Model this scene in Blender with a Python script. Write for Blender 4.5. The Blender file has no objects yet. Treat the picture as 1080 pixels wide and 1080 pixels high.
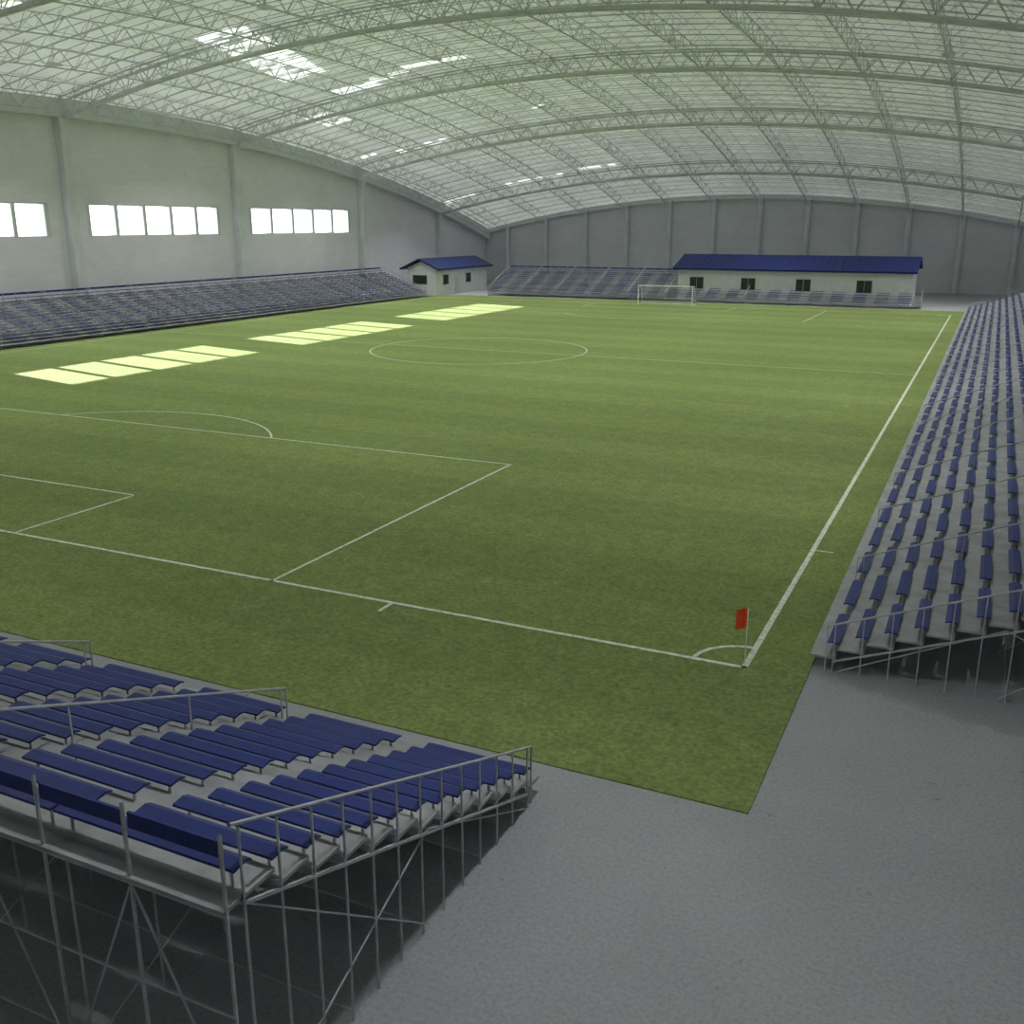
import bpy, math, random
from mathutils import Vector, Matrix
random.seed(3)
S=bpy.context.scene
S.view_settings.view_transform='Standard'
S.view_settings.look='None'
S.view_settings.exposure=0.0
COL=S.collection

# ------------------------------------------------------------ dimensions
W=69.2; L=106.4           # pitch
XL,XR,YN,YF=-82.0,13.0,-42.0,148.0   # hall walls
XC,YC=-34.5,53.0
def roofz(x,y): return 27.9-.00143*(y-YC)**2-.0025*(x-XC)**2

# ------------------------------------------------------------ materials
def s2l(c):
    c=c/255.0
    return c/12.92 if c<=.04045 else ((c+.055)/1.055)**2.4
def rgb(r,g,b): return (s2l(r),s2l(g),s2l(b),1)
def newmat(name,rough=.6,metal=0.0,spec=.3):
    m=bpy.data.materials.new(name); m.use_nodes=True
    nt=m.node_tree; b=nt.nodes['Principled BSDF']
    b.inputs['Roughness'].default_value=rough; b.inputs['Metallic'].default_value=metal
    b.inputs['Specular IOR Level'].default_value=spec
    return m,nt,b
def noise(nt,scale,detail=4,rough=.5,vec=None):
    n=nt.nodes.new('ShaderNodeTexNoise'); n.inputs['Scale'].default_value=scale
    n.inputs['Detail'].default_value=detail; n.inputs['Roughness'].default_value=rough
    if vec is not None: nt.links.new(vec,n.inputs['Vector'])
    return n
def objco(nt): return nt.nodes.new('ShaderNodeTexCoord').outputs['Object']
def ramp(nt,fac,stops):
    r=nt.nodes.new('ShaderNodeValToRGB'); e=r.color_ramp.elements
    while len(e)<len(stops): e.new(.5)
    for i,(p,c) in enumerate(stops): e[i].position=p; e[i].color=c
    nt.links.new(fac,r.inputs['Fac']); return r
def mixc(nt,mode,fac,a,b):
    m=nt.nodes.new('ShaderNodeMix'); m.data_type='RGBA'; m.blend_type=mode
    if isinstance(fac,(int,float)): m.inputs[0].default_value=fac
    else: nt.links.new(fac,m.inputs[0])
    for s,v in ((6,a),(7,b)):
        if isinstance(v,tuple): m.inputs[s].default_value=v
        else: nt.links.new(v,m.inputs[s])
    return m.outputs[2]
def bump(nt,b,h,strength,dist):
    bm=nt.nodes.new('ShaderNodeBump'); bm.inputs['Strength'].default_value=strength
    bm.inputs['Distance'].default_value=dist
    nt.links.new(h,bm.inputs['Height']); nt.links.new(bm.outputs[0],b.inputs['Normal'])
def varied(name,c1,c2,scale,rough=.6,metal=0,spec=.3,bs=0):
    m,nt,b=newmat(name,rough,metal,spec); n=noise(nt,scale,3,.6,objco(nt))
    r=ramp(nt,n.outputs['Fac'],[(.3,c1),(.7,c2)])
    nt.links.new(r.outputs[0],b.inputs['Base Color'])
    if bs: bump(nt,b,n.outputs['Fac'],bs,.02)
    return m

M_blue=varied('seat_blue_paint',rgb(36,48,110),rgb(44,58,126),3,.5)
M_roofblue=varied('blue_sheet_roof',rgb(12,28,84),rgb(18,36,100),2,.5)
M_tread=varied('galvanised_tread',rgb(142,145,149),rgb(172,174,178),1.5,.6)
M_steel=varied('galvanised_steel',rgb(165,168,174),rgb(195,198,204),4,.5)
M_truss=varied('truss_white_paint',rgb(190,194,196),rgb(210,213,215),1,.5)
M_trim=varied('white_beam_paint',rgb(212,214,220),rgb(226,228,234),.6,.7)
M_white=varied('white_render',rgb(222,224,228),rgb(235,237,240),1,.8)
M_goal=varied('goal_white_paint',rgb(235,235,235),rgb(245,245,245),5,.4)
M_red=varied('flag_red_cloth',rgb(232,80,38),rgb(240,95,48),6,.8)
M_dark=varied('dark_window_glass',rgb(40,46,50),rgb(62,70,66),1,.15,0,.5)
M_frame=varied('window_frame_white',rgb(205,208,210),rgb(220,223,225),3,.6)
M_fill_lamp=varied('fill_lamp_housing_white',rgb(205,208,208),rgb(220,222,222),3,.5)  # housings of the added fill lamps

# walls
def wallmat(name,c1,c2,axis):
    m,nt,b=newmat(name,.85)
    co=objco(nt)
    n=noise(nt,.25,5,.6,co)
    r=ramp(nt,n.outputs['Fac'],[(.3,c1),(.7,c2)])
    sp=nt.nodes.new('ShaderNodeSeparateXYZ'); nt.links.new(co,sp.inputs[0])
    cb=nt.nodes.new('ShaderNodeCombineXYZ')
    nt.links.new(sp.outputs[axis],cb.inputs[0]); nt.links.new(sp.outputs[2],cb.inputs[1])
    br=nt.nodes.new('ShaderNodeTexBrick'); nt.links.new(cb.outputs[0],br.inputs['Vector'])
    br.inputs['Scale'].default_value=1; br.inputs['Brick Width'].default_value=1.2; br.inputs['Row Height'].default_value=.6
    br.inputs['Mortar Size'].default_value=.02
    br.inputs['Color1'].default_value=(1,1,1,1); br.inputs['Color2'].default_value=(.96,.96,.96,1); br.inputs['Mortar'].default_value=(.9,.9,.9,1)
    nt.links.new(mixc(nt,'MULTIPLY',1.0,r.outputs[0],br.outputs['Color']),b.inputs['Base Color'])
    return m
M_wallL=wallmat('painted_block_wall_light',rgb(228,224,235),rgb(236,233,243),1)
M_wallF=wallmat('painted_block_wall_grey',rgb(214,214,221),rgb(226,226,233),0)

# floor
m,nt,b=newmat('speckled_concrete',.75,0,.25); M_floor=m
co=objco(nt)
n1=noise(nt,.25,4,.6,co); n2=noise(nt,14,6,.75,co); n3=noise(nt,2.6,4,.6,co)
c=ramp(nt,n1.outputs['Fac'],[(.3,rgb(150,153,158)),(.7,rgb(162,165,170))]).outputs[0]
c2=ramp(nt,n2.outputs['Fac'],[(.3,(.74,.74,.74,1)),(.5,(1,1,1,1)),(.72,(1.2,1.2,1.2,1))]).outputs[0]
c3=ramp(nt,n3.outputs['Fac'],[(.27,(.45,.45,.45,1)),(.34,(1,1,1,1))]).outputs[0]
c=mixc(nt,'MULTIPLY',1,c,c2); c=mixc(nt,'MULTIPLY',.6,c,c3)
nt.links.new(c,b.inputs['Base Color']); bump(nt,b,n2.outputs['Fac'],.3,.01)

# grass
m,nt,b=newmat('mown_grass',.9,0,.1); M_grass=m
co=objco(nt)
big=noise(nt,.12,4,.6,co); mid=noise(nt,1.3,6,.75,co); fine=noise(nt,8,7,.85,co)
c=ramp(nt,mid.outputs['Fac'],[(.25,rgb(123,142,86)),(.5,rgb(136,154,96)),(.75,rgb(148,165,107))]).outputs[0]
cf=ramp(nt,fine.outputs['Fac'],[(.3,(.42,.48,.42,1)),(.5,(1,1,1,1)),(.7,(1.55,1.48,1.4,1))]).outputs[0]
cb_=ramp(nt,big.outputs['Fac'],[(.3,(.95,.96,.95,1)),(.7,(1.04,1.03,1.03,1))]).outputs[0]
sp=nt.nodes.new('ShaderNodeSeparateXYZ'); nt.links.new(co,sp.inputs[0])
mm=nt.nodes.new('ShaderNodeMath'); mm.operation='MULTIPLY'; mm.inputs[1].default_value=math.pi/3.3; nt.links.new(sp.outputs[1],mm.inputs[0])
sn=nt.nodes.new('ShaderNodeMath'); sn.operation='SINE'; nt.links.new(mm.outputs[0],sn.inputs[0])
st=ramp(nt,sn.outputs[0],[(.0,(.95,.955,.95,1)),(.25,(1.04,1.03,1.0,1))]).outputs[0]
for k in (cf,cb_,st): c=mixc(nt,'MULTIPLY',1,c,k)
nt.links.new(c,b.inputs['Base Color']); bump(nt,b,fine.outputs['Fac'],.9,.06)

m,nt,b=newmat('pitch_line_chalk',.9); M_line=m
n=noise(nt,8,4,.7,objco(nt))
nt.links.new(ramp(nt,n.outputs['Fac'],[(.25,rgb(150,170,120)),(.55,rgb(230,235,222))]).outputs[0],b.inputs['Base Color'])

# roof membrane (opaque sheet; its emission stands in for daylight coming through)
m,nt,b=newmat('daylight_glow_roof_membrane',.8,0,.1); M_roof=m
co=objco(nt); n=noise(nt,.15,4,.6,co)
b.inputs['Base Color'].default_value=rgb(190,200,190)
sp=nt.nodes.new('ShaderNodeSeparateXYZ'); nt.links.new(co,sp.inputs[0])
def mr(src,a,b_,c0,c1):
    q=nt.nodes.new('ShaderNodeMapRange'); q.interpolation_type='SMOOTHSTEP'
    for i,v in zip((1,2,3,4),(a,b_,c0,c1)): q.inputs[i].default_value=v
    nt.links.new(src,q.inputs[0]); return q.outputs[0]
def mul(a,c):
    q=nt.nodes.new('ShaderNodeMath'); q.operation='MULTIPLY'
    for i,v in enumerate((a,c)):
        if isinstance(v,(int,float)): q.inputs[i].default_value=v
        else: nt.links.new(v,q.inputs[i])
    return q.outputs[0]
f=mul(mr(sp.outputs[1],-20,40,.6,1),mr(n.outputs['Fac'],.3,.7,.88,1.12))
f=mul(f,mr(sp.outputs[0],-80,0,1.15,.72))  # painted-in falloff: glow dimmer at the near end and towards the right
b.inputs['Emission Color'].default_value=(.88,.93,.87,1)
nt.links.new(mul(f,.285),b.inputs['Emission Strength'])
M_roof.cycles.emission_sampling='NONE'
m,nt,b=newmat('glowing_skylight_glazing',.4); M_sky=m
b.inputs['Emission Color'].default_value=(.95,1,.97,1); b.inputs['Emission Strength'].default_value=1.0  # emission replaces the sky seen through the skylights
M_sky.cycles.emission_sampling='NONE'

# ------------------------------------------------------------ mesh builder
class MB:
    def __init__(s,mats): s.v=[];s.f=[];s.m=[];s.mats=mats
    def quad(s,pts,mat=0):
        i=len(s.v); s.v+= [tuple(p) for p in pts]; s.f.append(tuple(range(i,i+len(pts)))); s.m.append(mat)
    def hexa(s,P,mat=0):   # P: 4 bottom, 4 top
        i=len(s.v); s.v+=[tuple(p) for p in P]
        for f in ((0,3,2,1),(4,5,6,7),(0,1,5,4),(1,2,6,5),(2,3,7,6),(3,0,4,7)):
            s.f.append(tuple(i+k for k in f)); s.m.append(mat)
    def box(s,x0,x1,y0,y1,z0,z1,mat=0):
        s.hexa([(x0,y0,z0),(x1,y0,z0),(x1,y1,z0),(x0,y1,z0),(x0,y0,z1),(x1,y0,z1),(x1,y1,z1),(x0,y1,z1)],mat)
    def bar(s,a,b,r,mat=0,n=4,caps=False):
        a=Vector(a);b=Vector(b);d=(b-a)
        if d.length<1e-6: return
        d.normalize(); up=Vector((0,0,1)) if abs(d.z)<.9 else Vector((1,0,0))
        u=d.cross(up).normalized(); w=d.cross(u)
        i=len(s.v)
        for c in (a,b):
            for k in range(n):
                t=2*math.pi*(k+.5)/n
                s.v.append(tuple(c+u*(r*math.cos(t))+w*(r*math.sin(t))))
        for k in range(n):
            s.f.append((i+k,i+(k+1)%n,i+n+(k+1)%n,i+n+k)); s.m.append(mat)
        if caps:
            s.f.append(tuple(i+k for k in range(n))[::-1]); s.m.append(mat)
            s.f.append(tuple(i+n+k for k in range(n))); s.m.append(mat)
    def prism(s,prof,a,b,fn,mat=0):  # prof [(v,z)], extruded a..b, fn(u,v,z)->xyz
        n=len(prof); i=len(s.v)
        for u in (a,b):
            for (v,z) in prof: s.v.append(fn(u,v,z))
        for k in range(n):
            s.f.append((i+k,i+(k+1)%n,i+n+(k+1)%n,i+n+k)); s.m.append(mat)
        s.f.append(tuple(i+k for k in range(n))[::-1]); s.m.append(mat)
        s.f.append(tuple(i+n+k for k in range(n))); s.m.append(mat)
    def make(s,name,parent=None,smooth=False):
        me=bpy.data.meshes.new(name); me.from_pydata(s.v,[],s.f)
        for m in s.mats: me.materials.append(m)
        me.polygons.foreach_set('material_index',s.m)
        if smooth: me.polygons.foreach_set('use_smooth',[True]*len(s.f))
        me.update()
        o=bpy.data.objects.new(name,me); COL.objects.link(o)
        if parent: o.parent=parent
        return o
def empty(name,loc=(0,0,0)):
    o=bpy.data.objects.new(name,None); COL.objects.link(o); o.location=loc; return o

# ------------------------------------------------------------ floor & pitch
b_=MB([M_floor]); b_.box(XL,XR,YN,YF,-.3,0); b_.make('floor')
GX0,GX1,GY0,GY1=-71.0,1.45,-6.1,112.6
b_=MB([M_grass]); b_.box(GX0,GX1,GY0,GY1,0.0,.03); b_.make('grass_pitch')

lm=MB([M_line]); LW=.11; ZL=.036
def line(x0,y0,x1,y1,w=LW):
    d=Vector((x1-x0,y1-y0,0)).normalized(); n=Vector((-d.y,d.x,0))*w/2
    a=Vector((x0,y0,ZL))-d*w/2; c=Vector((x1,y1,ZL))+d*w/2
    lm.quad([a-n,c-n,c+n,a+n])
def arc(cx,cy,r,a0,a1,n=48,w=LW):
    for k in range(n):
        t0=a0+(a1-a0)*k/n; t1=a0+(a1-a0)*(k+1)/n
        P=[(cx+q*math.cos(t),cy+q*math.sin(t),ZL) for q,t in ((r-w/2,t0),(r+w/2,t0),(r+w/2,t1),(r-w/2,t1))]
        lm.quad(P)
line(0,0,0,L,.15); line(-W,0,-W,L); line(0,0,-W,0,.13); line(0,L,-W,L)
line(0,L/2,-W,L/2,.08)
cx=-W/2
arc(cx,L/2,9.15,0,2*math.pi,96)
for (y0,sg) in ((0,1),(L,-1)):
    line(cx+20.5,y0,cx+20.5,y0+sg*16.5); line(cx-20.5,y0,cx-20.5,y0+sg*16.5); line(cx+20.5,y0+sg*16.5,cx-20.5,y0+sg*16.5)
    line(cx+9.4,y0,cx+9.4,y0+sg*5.5); line(cx-9.4,y0,cx-9.4,y0+sg*5.5); line(cx+9.4,y0+sg*5.5,cx-9.4,y0+sg*5.5)
    a=math.asin(5.5/9.15)
    if sg>0: arc(cx,11,9.15,a,math.pi-a,40)
    else: arc(cx,L-11,9.15,-math.pi+a,-a,40)
for (x,y,a0) in ((0,0,math.pi/2),(-W,0,0),(0,L,math.pi),(-W,L,-math.pi/2)):
    arc(x,y,1.25,a0,a0+math.pi/2,16)
for x in (-9.9,-W+9.9):
    line(x,-.12,x,-.65); line(x,L+.12,x,L+.65)
for y in (9.9,L-9.9):
    line(.08,y,.6,y,.09); line(-W-.6,y,-W-.08,y,.09)
lm.make('pitch_line_markings')

# corner flags
def cornerflag(x,y):
    e=empty('corner_flag',(x,y,.03))
    p=MB([M_goal]); p.bar((0,0,0),(0,0,1.52),.012,0,8,True); p.make('pole',e)
    f=MB([M_red]); nx,nz=8,6
    def P(i,k):
        u=i/nx; w=k/nz
        return (-.02-.27*u, .05*math.sin(u*7)+.03*math.sin(w*4)*u, 1.5-.5*w-.06*u*u)
    for i in range(nx):
        for k in range(nz): f.quad([P(i,k),P(i+1,k),P(i+1,k+1),P(i,k+1)])
    f.make('flag',e,True)
cornerflag(0,0)

# goals
def goal(y,sg):
    e=empty('soccer_goal',(cx,y,.04))
    g=MB([M_goal])
    for s in (-1,1):
        g.bar((s*3.66,0,0),(s*3.66,0,2.44),.08,0,10,True)
        g.bar((s*3.66,0,2.44),(s*3.66,sg*.9,2.44),.035,0,6)
        g.bar((s*3.66,sg*.9,2.44),(s*3.66,sg*2.0,0.03),.035,0,6)
        g.bar((s*3.66,0,.04),(s*3.66,sg*2,.04),.035,0,6)
    g.bar((-3.73,0,2.44),(3.73,0,2.44),.08,0,10,True)
    g.bar((-3.66,sg*2,.04),(3.66,sg*2,.04),.035,0,6)
    g.make('frame',e)
    n=MB([M_goal])
    for k in range(0,31):
        x=-3.66+7.32*k/30
        n.bar((x,0,2.42),(x,sg*.9,2.42),.004,0,3); n.bar((x,sg*.9,2.42),(x,sg*2,.03),.004,0,3)
    for k in range(1,11):
        t=k/10; n.bar((-3.66,sg*(.9+1.1*t),2.42-2.39*t),(3.66,sg*(.9+1.1*t),2.42-2.39*t),.004,0,3)
        for s in (-1,1): n.bar((s*3.66,0,2.42*t),(s*3.66,sg*(2-1.1*t),2.42*t),.004,0,3)
    n.make('net',e)
goal(L,1); goal(0,-1)

# ------------------------------------------------------------ bleachers
def bleacher(fn,length,rows=13,pitch=2.75,blen=2.1,back=True,sp_=.62,rise=.238,z0=.78,fine=True,sw=.29,ps=1.0):
    """fn(u,v,z)->world ; u along from 0..length, v away from pitch"""
    mb=MB([M_blue,M_tread,M_steel])
    ns=int(length//pitch)
    LEN=ns*pitch
    def seatz(r): return z0+rise*r
    def B(a,b,r,m=2,n=4): mb.bar(fn(*a),fn(*b),r*ps,m,n)
    def bx(u0,u1,v0,v1,za,zb,m):
        mb.hexa([fn(u0,v0,za),fn(u1,v0,za),fn(u1,v1,za),fn(u0,v1,za),fn(u0,v0,zb),fn(u1,v0,zb),fn(u1,v1,zb),fn(u0,v1,zb)],m)
    for r in range(rows):
        v=r*sp_; z=seatz(r)
        tz=z-.40
        bx(0,LEN,v-.36,v+.20,tz-.05,tz,1)
        bx(0,LEN,v+.20,v+.23,tz-.05,tz+.05,1)
        prof=[(v+.0,z-.065),(v+.01,z-.035),(v+.10,z),(v+sw,z-.02),(v+sw,z-.055),(v+.10,z-.035)]
        for s in range(ns):
            u0=s*pitch; u1=u0+blen
            if r==rows-1 and back: u1=u0+pitch-.04
            mb.prism(prof,u0,u1,fn,0)
            for uu in (u0+.15,u1-.15):
                B((uu,v+.17,tz),(uu,v+.17,z-.05),.02)
    for s in range(ns+1):
        u=min(s*pitch,LEN-.02)
        edge=(s==0 or s==ns)
        rail = s%2==0 or edge
        for r in range(rows):
            v=r*sp_+.17; z=seatz(r)
            if edge or r%2==0 or r==rows-1:
                top=z+.45 if (rail and (edge or r%4==0 or r==rows-1)) else z-.42
                B((u,v,0),(u,v,top),.018)
        B((u,.17,seatz(0)-.5),(u,(rows-1)*sp_+.17,seatz(rows-1)-.5),.03)
        if rows>4:
            B((u,.3,.05),(u,(rows-1)*sp_*.5,seatz(rows//2)-.5),.015)
            B((u,(rows-1)*sp_*.5,.05),(u,(rows-1)*sp_+.17,seatz(rows-1)-.5),.015)
            B((u,(rows-1)*sp_*.5,seatz(rows//2)-.5),(u,(rows-1)*sp_+.17,.05),.015)
        if s%2==0 or s==ns:
            B((u,.0,seatz(0)+.38),(u,(rows-1)*sp_+.3,seatz(rows-1)+.55),.024,2,6)
            B((u,.0,.0),(u,0,seatz(0)+.4),.018)
    vb=(rows-1)*sp_+.45; zt=seatz(rows-1)
    if back:
        bx(0,LEN,vb-.3,vb+.05,zt-.45,zt-.40,1)
        n=int(LEN/ (pitch/2)); st=LEN/n
        for k in range(n+1):
            u=k*st
            B((u,vb,0),(u,vb,zt+.52),.024)
            if k<n:
                bx(u+.05,u+st-.05,vb-.045,vb-.01,zt+.22,zt+.42,0)
                if k%2==0:
                    B((u,vb,.05),(u+st,vb,zt-.5),.016)
                else:
                    B((u,vb,zt-.5),(u+st,vb,.05),.016)
        B((0,vb,zt*.5),(LEN,vb,zt*.5),.016)
        B((0,vb,zt-.48),(LEN,vb,zt-.48),.03)
    for r in range(0,rows,3):
        B((0,r*sp_+.17,seatz(r)-.5),(LEN,r*sp_+.17,seatz(r)-.5),.03)
        B((0,r*sp_+.17,.15),(LEN,r*sp_+.17,.15),.015)
    return mb
bleacher(lambda u,v,z:(-2.25-u,-7.45-v,z),66).make('bleacher')
bleacher(lambda u,v,z:(1.75+v,.7+u,z),111,sw=.27,blen=1.95).make('bleacher')
bleacher(lambda u,v,z:(-71.3-v,107.5-u,z),109,sw=.26,blen=1.9,ps=1.3).make('bleacher')
bleacher(lambda u,v,z:(-64.5+u,114.2+v,z),27.6,sw=.18,blen=1.6,ps=1.5).make('bleacher')
bleacher(lambda u,v,z:(-36.9+u,114.2+v,z),34.4,rows=5,back=False,sw=.18,blen=1.6,ps=1.5).make('bleacher')

# ------------------------------------------------------------ hall shell
T=.9
WZ0,WZ1=9.0,12.3
wins=[(6.0,26.2),(31.3,51.6),(56.3,76.6),(82.0,104.4)]
lw=MB([M_wallL])
def wallstrip(y0,y1,zb):
    n=max(1,int((y1-y0)/4))
    for k in range(n):
        a=y0+(y1-y0)*k/n; c=y0+(y1-y0)*(k+1)/n
        za,zc=roofz(XL,a)+.1,roofz(XL,c)+.1
        lw.hexa([(XL-T,a,zb),(XL,a,zb),(XL,c,zb),(XL-T,c,zb),(XL-T,a,za),(XL,a,za),(XL,c,zc),(XL-T,c,zc)])
lw.box(XL-T,XL,YN,120,0,WZ0)
prev=YN
for a,c in wins:
    wallstrip(prev,a,WZ0); wallstrip(a,c,WZ1); prev=c
wallstrip(prev,120,WZ0); wallstrip(120,YF,0)
lw.make('wall_left')
for i,(a,c) in enumerate(wins):
    w=MB([M_frame]); n=5; st=(c-a)/n
    w.box(XL-.60,XL-.08,a,c,WZ0,WZ0+.12); w.box(XL-.60,XL-.08,a,c,WZ1-.12,WZ1)
    for k in range(n+1):
        y=a+k*st; h=.22 if 0<k<n else .5
        w.box(XL-.85,XL-.04,max(a,y-h),min(c,y+h),WZ0+.12,WZ1-.12)
    w.make('window_%d'%(i+1))
rw=MB([M_wallL])
n=48
for k in range(n):
    a=YN+(YF-YN)*k/n; c=YN+(YF-YN)*(k+1)/n
    za,zc=roofz(XR,a)+.1,roofz(XR,c)+.1
    rw.hexa([(XR,a,0),(XR+T,a,0),(XR+T,c,0),(XR,c,0),(XR,a,za),(XR+T,a,za),(XR+T,c,zc),(XR,c,zc)])
rw.make('wall_right')
for nm,Y0,Y1 in (('wall_back',YF,YF+T),('wall_front',YN-T,YN)):
    fw=MB([M_wallF]); n=32; Yr=YF if nm=='wall_back' else YN
    for k in range(n):
        a=XL+(XR-XL)*k/n; c=XL+(XR-XL)*(k+1)/n
        za,zc=roofz(a,Yr)+.1,roofz(c,Yr)+.1
        fw.hexa([(a,Y0,0),(c,Y0,0),(c,Y1,0),(a,Y1,0),(a,Y0,za),(c,Y0,zc),(c,Y1,zc),(a,Y1,za)])
    fw.make(nm)

RT=empty('roof_structure')
wc=MB([M_trim])
colY=[-20,5,29,54,79.5,107,130]
for y in colY:
    wc.box(XL,XL+.9,y-.55,y+.55,0,roofz(XL,y)-1.6)
    wc.box(XR-.7,XR,y-.5,y+.5,0,roofz(XR,y)-1.6)
wc.make('side_columns',RT)
fc=MB([M_trim])
colX=[-1.3-7.6*k for k in range(-1,11)]
for x in colX:
    z=roofz(x,YF)-.3
    fc.bar((x,YF-.4,0),(x,YF-.4,z),.38,0,12)
    fc.box(x-.5,x+.5,YF-.9,YF,z-.5,z)
fc.make('back_columns',RT)
eb=MB([M_trim])
n=60
for (X,s) in ((XL,1),(XR,-1)):
    for k in range(n):
        a=YN+(YF-YN)*k/n; c=YN+(YF-YN)*(k+1)/n
        za,zc=roofz(X,a)-.1,roofz(X,c)-.1
        x0,x1=(X,X+1.0) if s>0 else (X-1.0,X)
        eb.hexa([(x0,a,za-1.7),(x1,a,za-1.7),(x1,c,zc-1.7),(x0,c,zc-1.7),(x0,a,za),(x1,a,za),(x1,c,zc),(x0,c,zc)])
for k in range(n):
    a=XL+(XR-XL)*k/n; c=XL+(XR-XL)*(k+1)/n
    za,zc=roofz(a,YF)-.1,roofz(c,YF)-.1
    eb.hexa([(a,YF-.5,za-.7),(c,YF-.5,zc-.7),(c,YF,zc-.7),(a,YF,za-.7),(a,YF-.5,za),(c,YF-.5,zc),(c,YF,zc),(a,YF,za)])
eb.make('arched_edge_beam',RT)

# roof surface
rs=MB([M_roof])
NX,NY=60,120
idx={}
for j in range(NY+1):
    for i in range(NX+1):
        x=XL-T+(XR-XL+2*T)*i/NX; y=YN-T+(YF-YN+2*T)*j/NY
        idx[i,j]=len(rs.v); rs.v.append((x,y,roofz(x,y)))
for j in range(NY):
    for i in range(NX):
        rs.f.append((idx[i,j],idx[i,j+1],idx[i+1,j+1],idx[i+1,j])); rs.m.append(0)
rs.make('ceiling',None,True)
# skylight panels laid just under the opaque roof, glowing in place of sky
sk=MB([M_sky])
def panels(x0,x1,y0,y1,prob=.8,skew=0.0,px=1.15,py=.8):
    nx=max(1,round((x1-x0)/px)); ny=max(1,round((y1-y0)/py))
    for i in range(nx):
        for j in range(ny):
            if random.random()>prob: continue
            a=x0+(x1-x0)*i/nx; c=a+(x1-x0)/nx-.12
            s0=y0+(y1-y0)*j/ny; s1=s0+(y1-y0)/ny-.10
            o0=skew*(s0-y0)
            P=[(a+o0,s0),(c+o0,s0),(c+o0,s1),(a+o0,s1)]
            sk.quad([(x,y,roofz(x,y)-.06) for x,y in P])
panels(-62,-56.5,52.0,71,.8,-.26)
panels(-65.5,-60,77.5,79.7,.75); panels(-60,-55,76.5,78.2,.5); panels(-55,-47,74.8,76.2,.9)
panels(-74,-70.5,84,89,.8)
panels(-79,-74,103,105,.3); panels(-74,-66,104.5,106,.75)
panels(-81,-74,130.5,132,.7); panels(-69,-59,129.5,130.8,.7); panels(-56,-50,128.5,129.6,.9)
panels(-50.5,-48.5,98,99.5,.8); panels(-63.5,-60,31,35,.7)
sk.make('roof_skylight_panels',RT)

ma=MB([M_truss])
def P(x,y,d): return (x,y,roofz(x,y)-d)
mainY=[-20,5,29,54,79.5,105,130]
for y in mainY:
    n=38
    for k in range(n):
        a=XL+1.1+(XR-XL-2.2)*k/n; c=XL+1.1+(XR-XL-2.2)*(k+1)/n
        for dy in (-.55,.55):
            ma.bar(P(a,y+dy,.35),P(c,y+dy,.35),.09)
            ma.bar(P(a,y+dy,.35),P((a+c)/2,y,2.0),.045); ma.bar(P((a+c)/2,y,2.0),P(c,y+dy,.35),.045)
        ma.bar(P(a,y,2.0),P(c,y,2.0),.22,0,8)
        ma.bar(P(a,y-.55,.35),P(a,y+.55,.35),.045)
ma.make('main_arch_truss',RT)
lt=MB([M_truss])
for x in colX+[colX[-1]-3.2]:
    n=64
    for k in range(n):
        a=YN+1+(YF-YN-2)*k/n; c=YN+1+(YF-YN-2)*(k+1)/n
        lt.bar(P(x,a,.25),P(x,c,.25),.055); lt.bar(P(x,a,1.7),P(x,c,1.7),.07)
        m_=(a+c)/2
        lt.bar(P(x,a,.25),P(x,m_,1.7),.038); lt.bar(P(x,m_,1.7),P(x,c,.25),.038)
        lt.bar(P(x-.0,m_,1.7),P(x+1.2,m_,.2),.025); lt.bar(P(x,m_,1.7),P(x-1.2,m_,.2),.025)
lt.make('longitudinal_truss',RT)
pl=MB([M_truss])
y=YN+3
q=0
while y<YF-1:
    n=40
    for k in range(n):
        a=XL+1.1+(XR-XL-2.2)*k/n; c=XL+1.1+(XR-XL-2.2)*(k+1)/n; m_=(a+c)/2
        pl.bar(P(a,y,.12),P(c,y,.12),.04)
        if q%2==0:
            pl.bar(P(a,y,.95),P(c,y,.95),.04)
            pl.bar(P(a,y,.15),P(m_,y,.95),.025); pl.bar(P(m_,y,.95),P(c,y,.15),.025)
    y+=2.1; q+=1
for k in range(26):
    x=XL+3.65*k+1.2
    for j in range(48):
        a=YN+190*j/48; c=YN+190*(j+1)/48
        if c<YF: pl.bar(P(x,a,.1),P(x,c,.1),.03)
pl.make('purlins',RT)

# ------------------------------------------------------------ added fill lamps, hung under the roof to brighten the hall
e=empty('added_fill_lamp_array')
hl=MB([M_fill_lamp])
for y in (-10,17,42,67,92,115):
    for x in (-68,-46,-23,-1):
        z=roofz(x,y)-2.1
        s=.5
        hl.hexa([(x-s,y-s,z),(x+s,y-s,z),(x+s,y+s,z),(x-s,y+s,z),(x-s*.6,y-s*.6,z+.25),(x+s*.6,y-s*.6,z+.25),(x+s*.6,y+s*.6,z+.25),(x-s*.6,y+s*.6,z+.25)])
        hl.bar((x,y,z+.25),(x,y,z+2.0),.03)
        ld=bpy.data.lights.new('fill_lamp','AREA'); ld.shape='SQUARE'; ld.size=.95
        p=940
        if y<0: p*=.4
        elif y<20: p*=.6
        elif y>100: p*=.85
        if x>-30: p*=1.12
        ld.energy=p; ld.spread=math.radians(125); ld.color=(1,.985,.96)
        lo=bpy.data.objects.new('fill_lamp',ld); COL.objects.link(lo); lo.location=(x,y,z-.02); lo.parent=e
hl.make('fill_lamp_housings',e)

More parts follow.
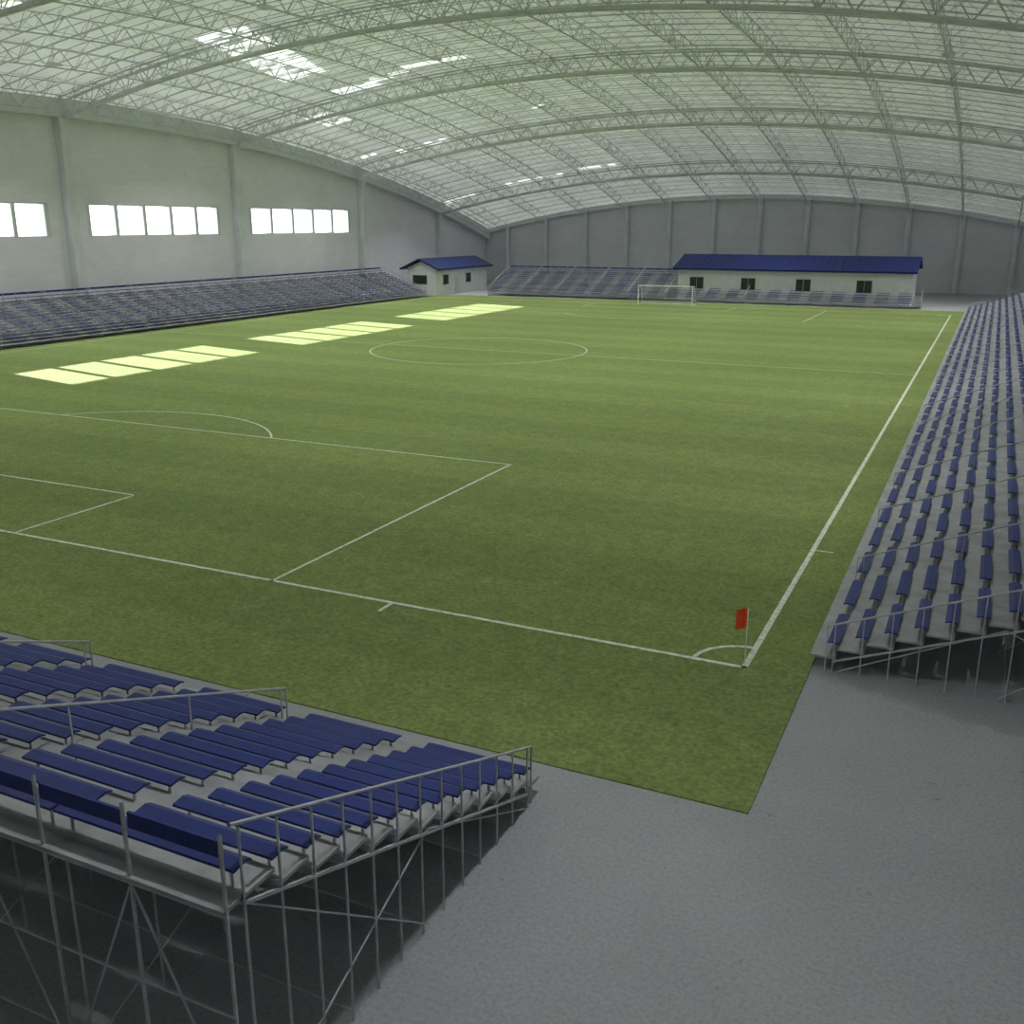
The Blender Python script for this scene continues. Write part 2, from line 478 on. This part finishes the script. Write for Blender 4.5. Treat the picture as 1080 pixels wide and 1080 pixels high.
# ------------------------------------------------------------ buildings
e=empty('press_box_building')
g=MB([M_white]); X0,X1,Y0,Y1=-36.3,-5.4,118.0,125.5
g.box(X0,X1,Y0,Y1,0,4.3)
for x in (X0,X1-.2):
    g.prism([(Y0,4.3),(Y1,4.3),((Y0+Y1)/2+1,5.8)],x,x+.2,lambda u,v,z:(u,v,z))
g.make('walls',e)
g=MB([M_roofblue]); yr=(Y0+Y1)/2+1
g.prism([(Y0-.9,4.4),(yr,6.15),(Y1+.5,4.7),(Y1+.5,4.5),(yr,5.95),(Y0-.9,4.15)],X0-.6,X1+.6,lambda u,v,z:(u,v,z))
k=X0
while k<X1:
    g.bar((k,Y0-.9,4.43),(k,yr,6.18),.04); k+=1.0
g.make('roof',e)
g=MB([M_frame,M_dark])
for xw in (-33.6,-26.4,-19.0,-11.2):
    g.box(xw-1.05,xw+1.05,Y0-.06,Y0,1.5,3.25,0)
    g.box(xw-.95,xw-.03,Y0-.09,Y0-.05,1.6,3.15,1); g.box(xw+.03,xw+.95,Y0-.09,Y0-.05,1.6,3.15,1)
g.make('windows',e)

e=empty('changing_room_hut')
hx0,hx1,hy0,hy1=-76.0,-71.2,110.2,127
g=MB([M_white]); g.box(hx0,hx1,hy0,hy1,0,4.0)
xm=(hx0+hx1)/2
for y in (hy0,hy1-.2):
    g.prism([(hx0,4.0),(hx1,4.0),(xm,5.0)],y,y+.2,lambda u,v,z:(v,u,z))
g.make('walls',e)
g=MB([M_roofblue]); g.prism([(hx0-.9,3.9),(xm,5.35),(hx1+.9,3.9),(hx1+.9,3.7),(xm,5.15),(hx0-.9,3.7)],hy0-.9,hy1+.6,lambda u,v,z:(v,u,z))
g.make('roof',e)
g=MB([M_frame,M_dark])
g.box(-75.2,-72.6,hy0-.06,hy0,1.5,3.0,0); g.box(-75.1,-72.7,hy0-.09,hy0-.05,1.6,2.9,1)
for y in (113.2,120.5):
    g.box(hx1,hx1+.06,y-.9,y+.9,1.4,3.0,0); g.box(hx1+.05,hx1+.09,y-.8,y+.8,1.5,2.9,1)
g.box(hx1,hx1+.08,116.2,117.3,0,2.3,0)
g.make('windows',e)

# ------------------------------------------------------------ lights
wd=bpy.data.worlds.new('World'); S.world=wd; wd.use_nodes=True
bg=wd.node_tree.nodes['Background']; bg.inputs[0].default_value=(.95,.97,1,1); bg.inputs[1].default_value=3.0
sd=bpy.data.lights.new('sun','SUN'); sd.energy=24; sd.angle=.006; sd.color=(1,.93,.95)
so=bpy.data.objects.new('sun',sd); COL.objects.link(so)
so.rotation_euler=Vector((2.66,-.60,-1)).to_track_quat('-Z','Y').to_euler()
so.location=(-120,60,40)

# ------------------------------------------------------------ camera
cam=bpy.data.cameras.new('camera'); co_=bpy.data.objects.new('camera',cam); COL.objects.link(co_)
cam.sensor_width=36; cam.sensor_fit='HORIZONTAL'; cam.lens=36*1047.5/1080; cam.clip_end=600
yaw,pt=-.444,-.282
F=Vector((math.sin(yaw)*math.cos(pt),math.cos(yaw)*math.cos(pt),math.sin(pt)))
co_.location=(4.354,-22.14,10.252)
co_.rotation_euler=F.to_track_quat('-Z','Y').to_euler()
S.camera=co_
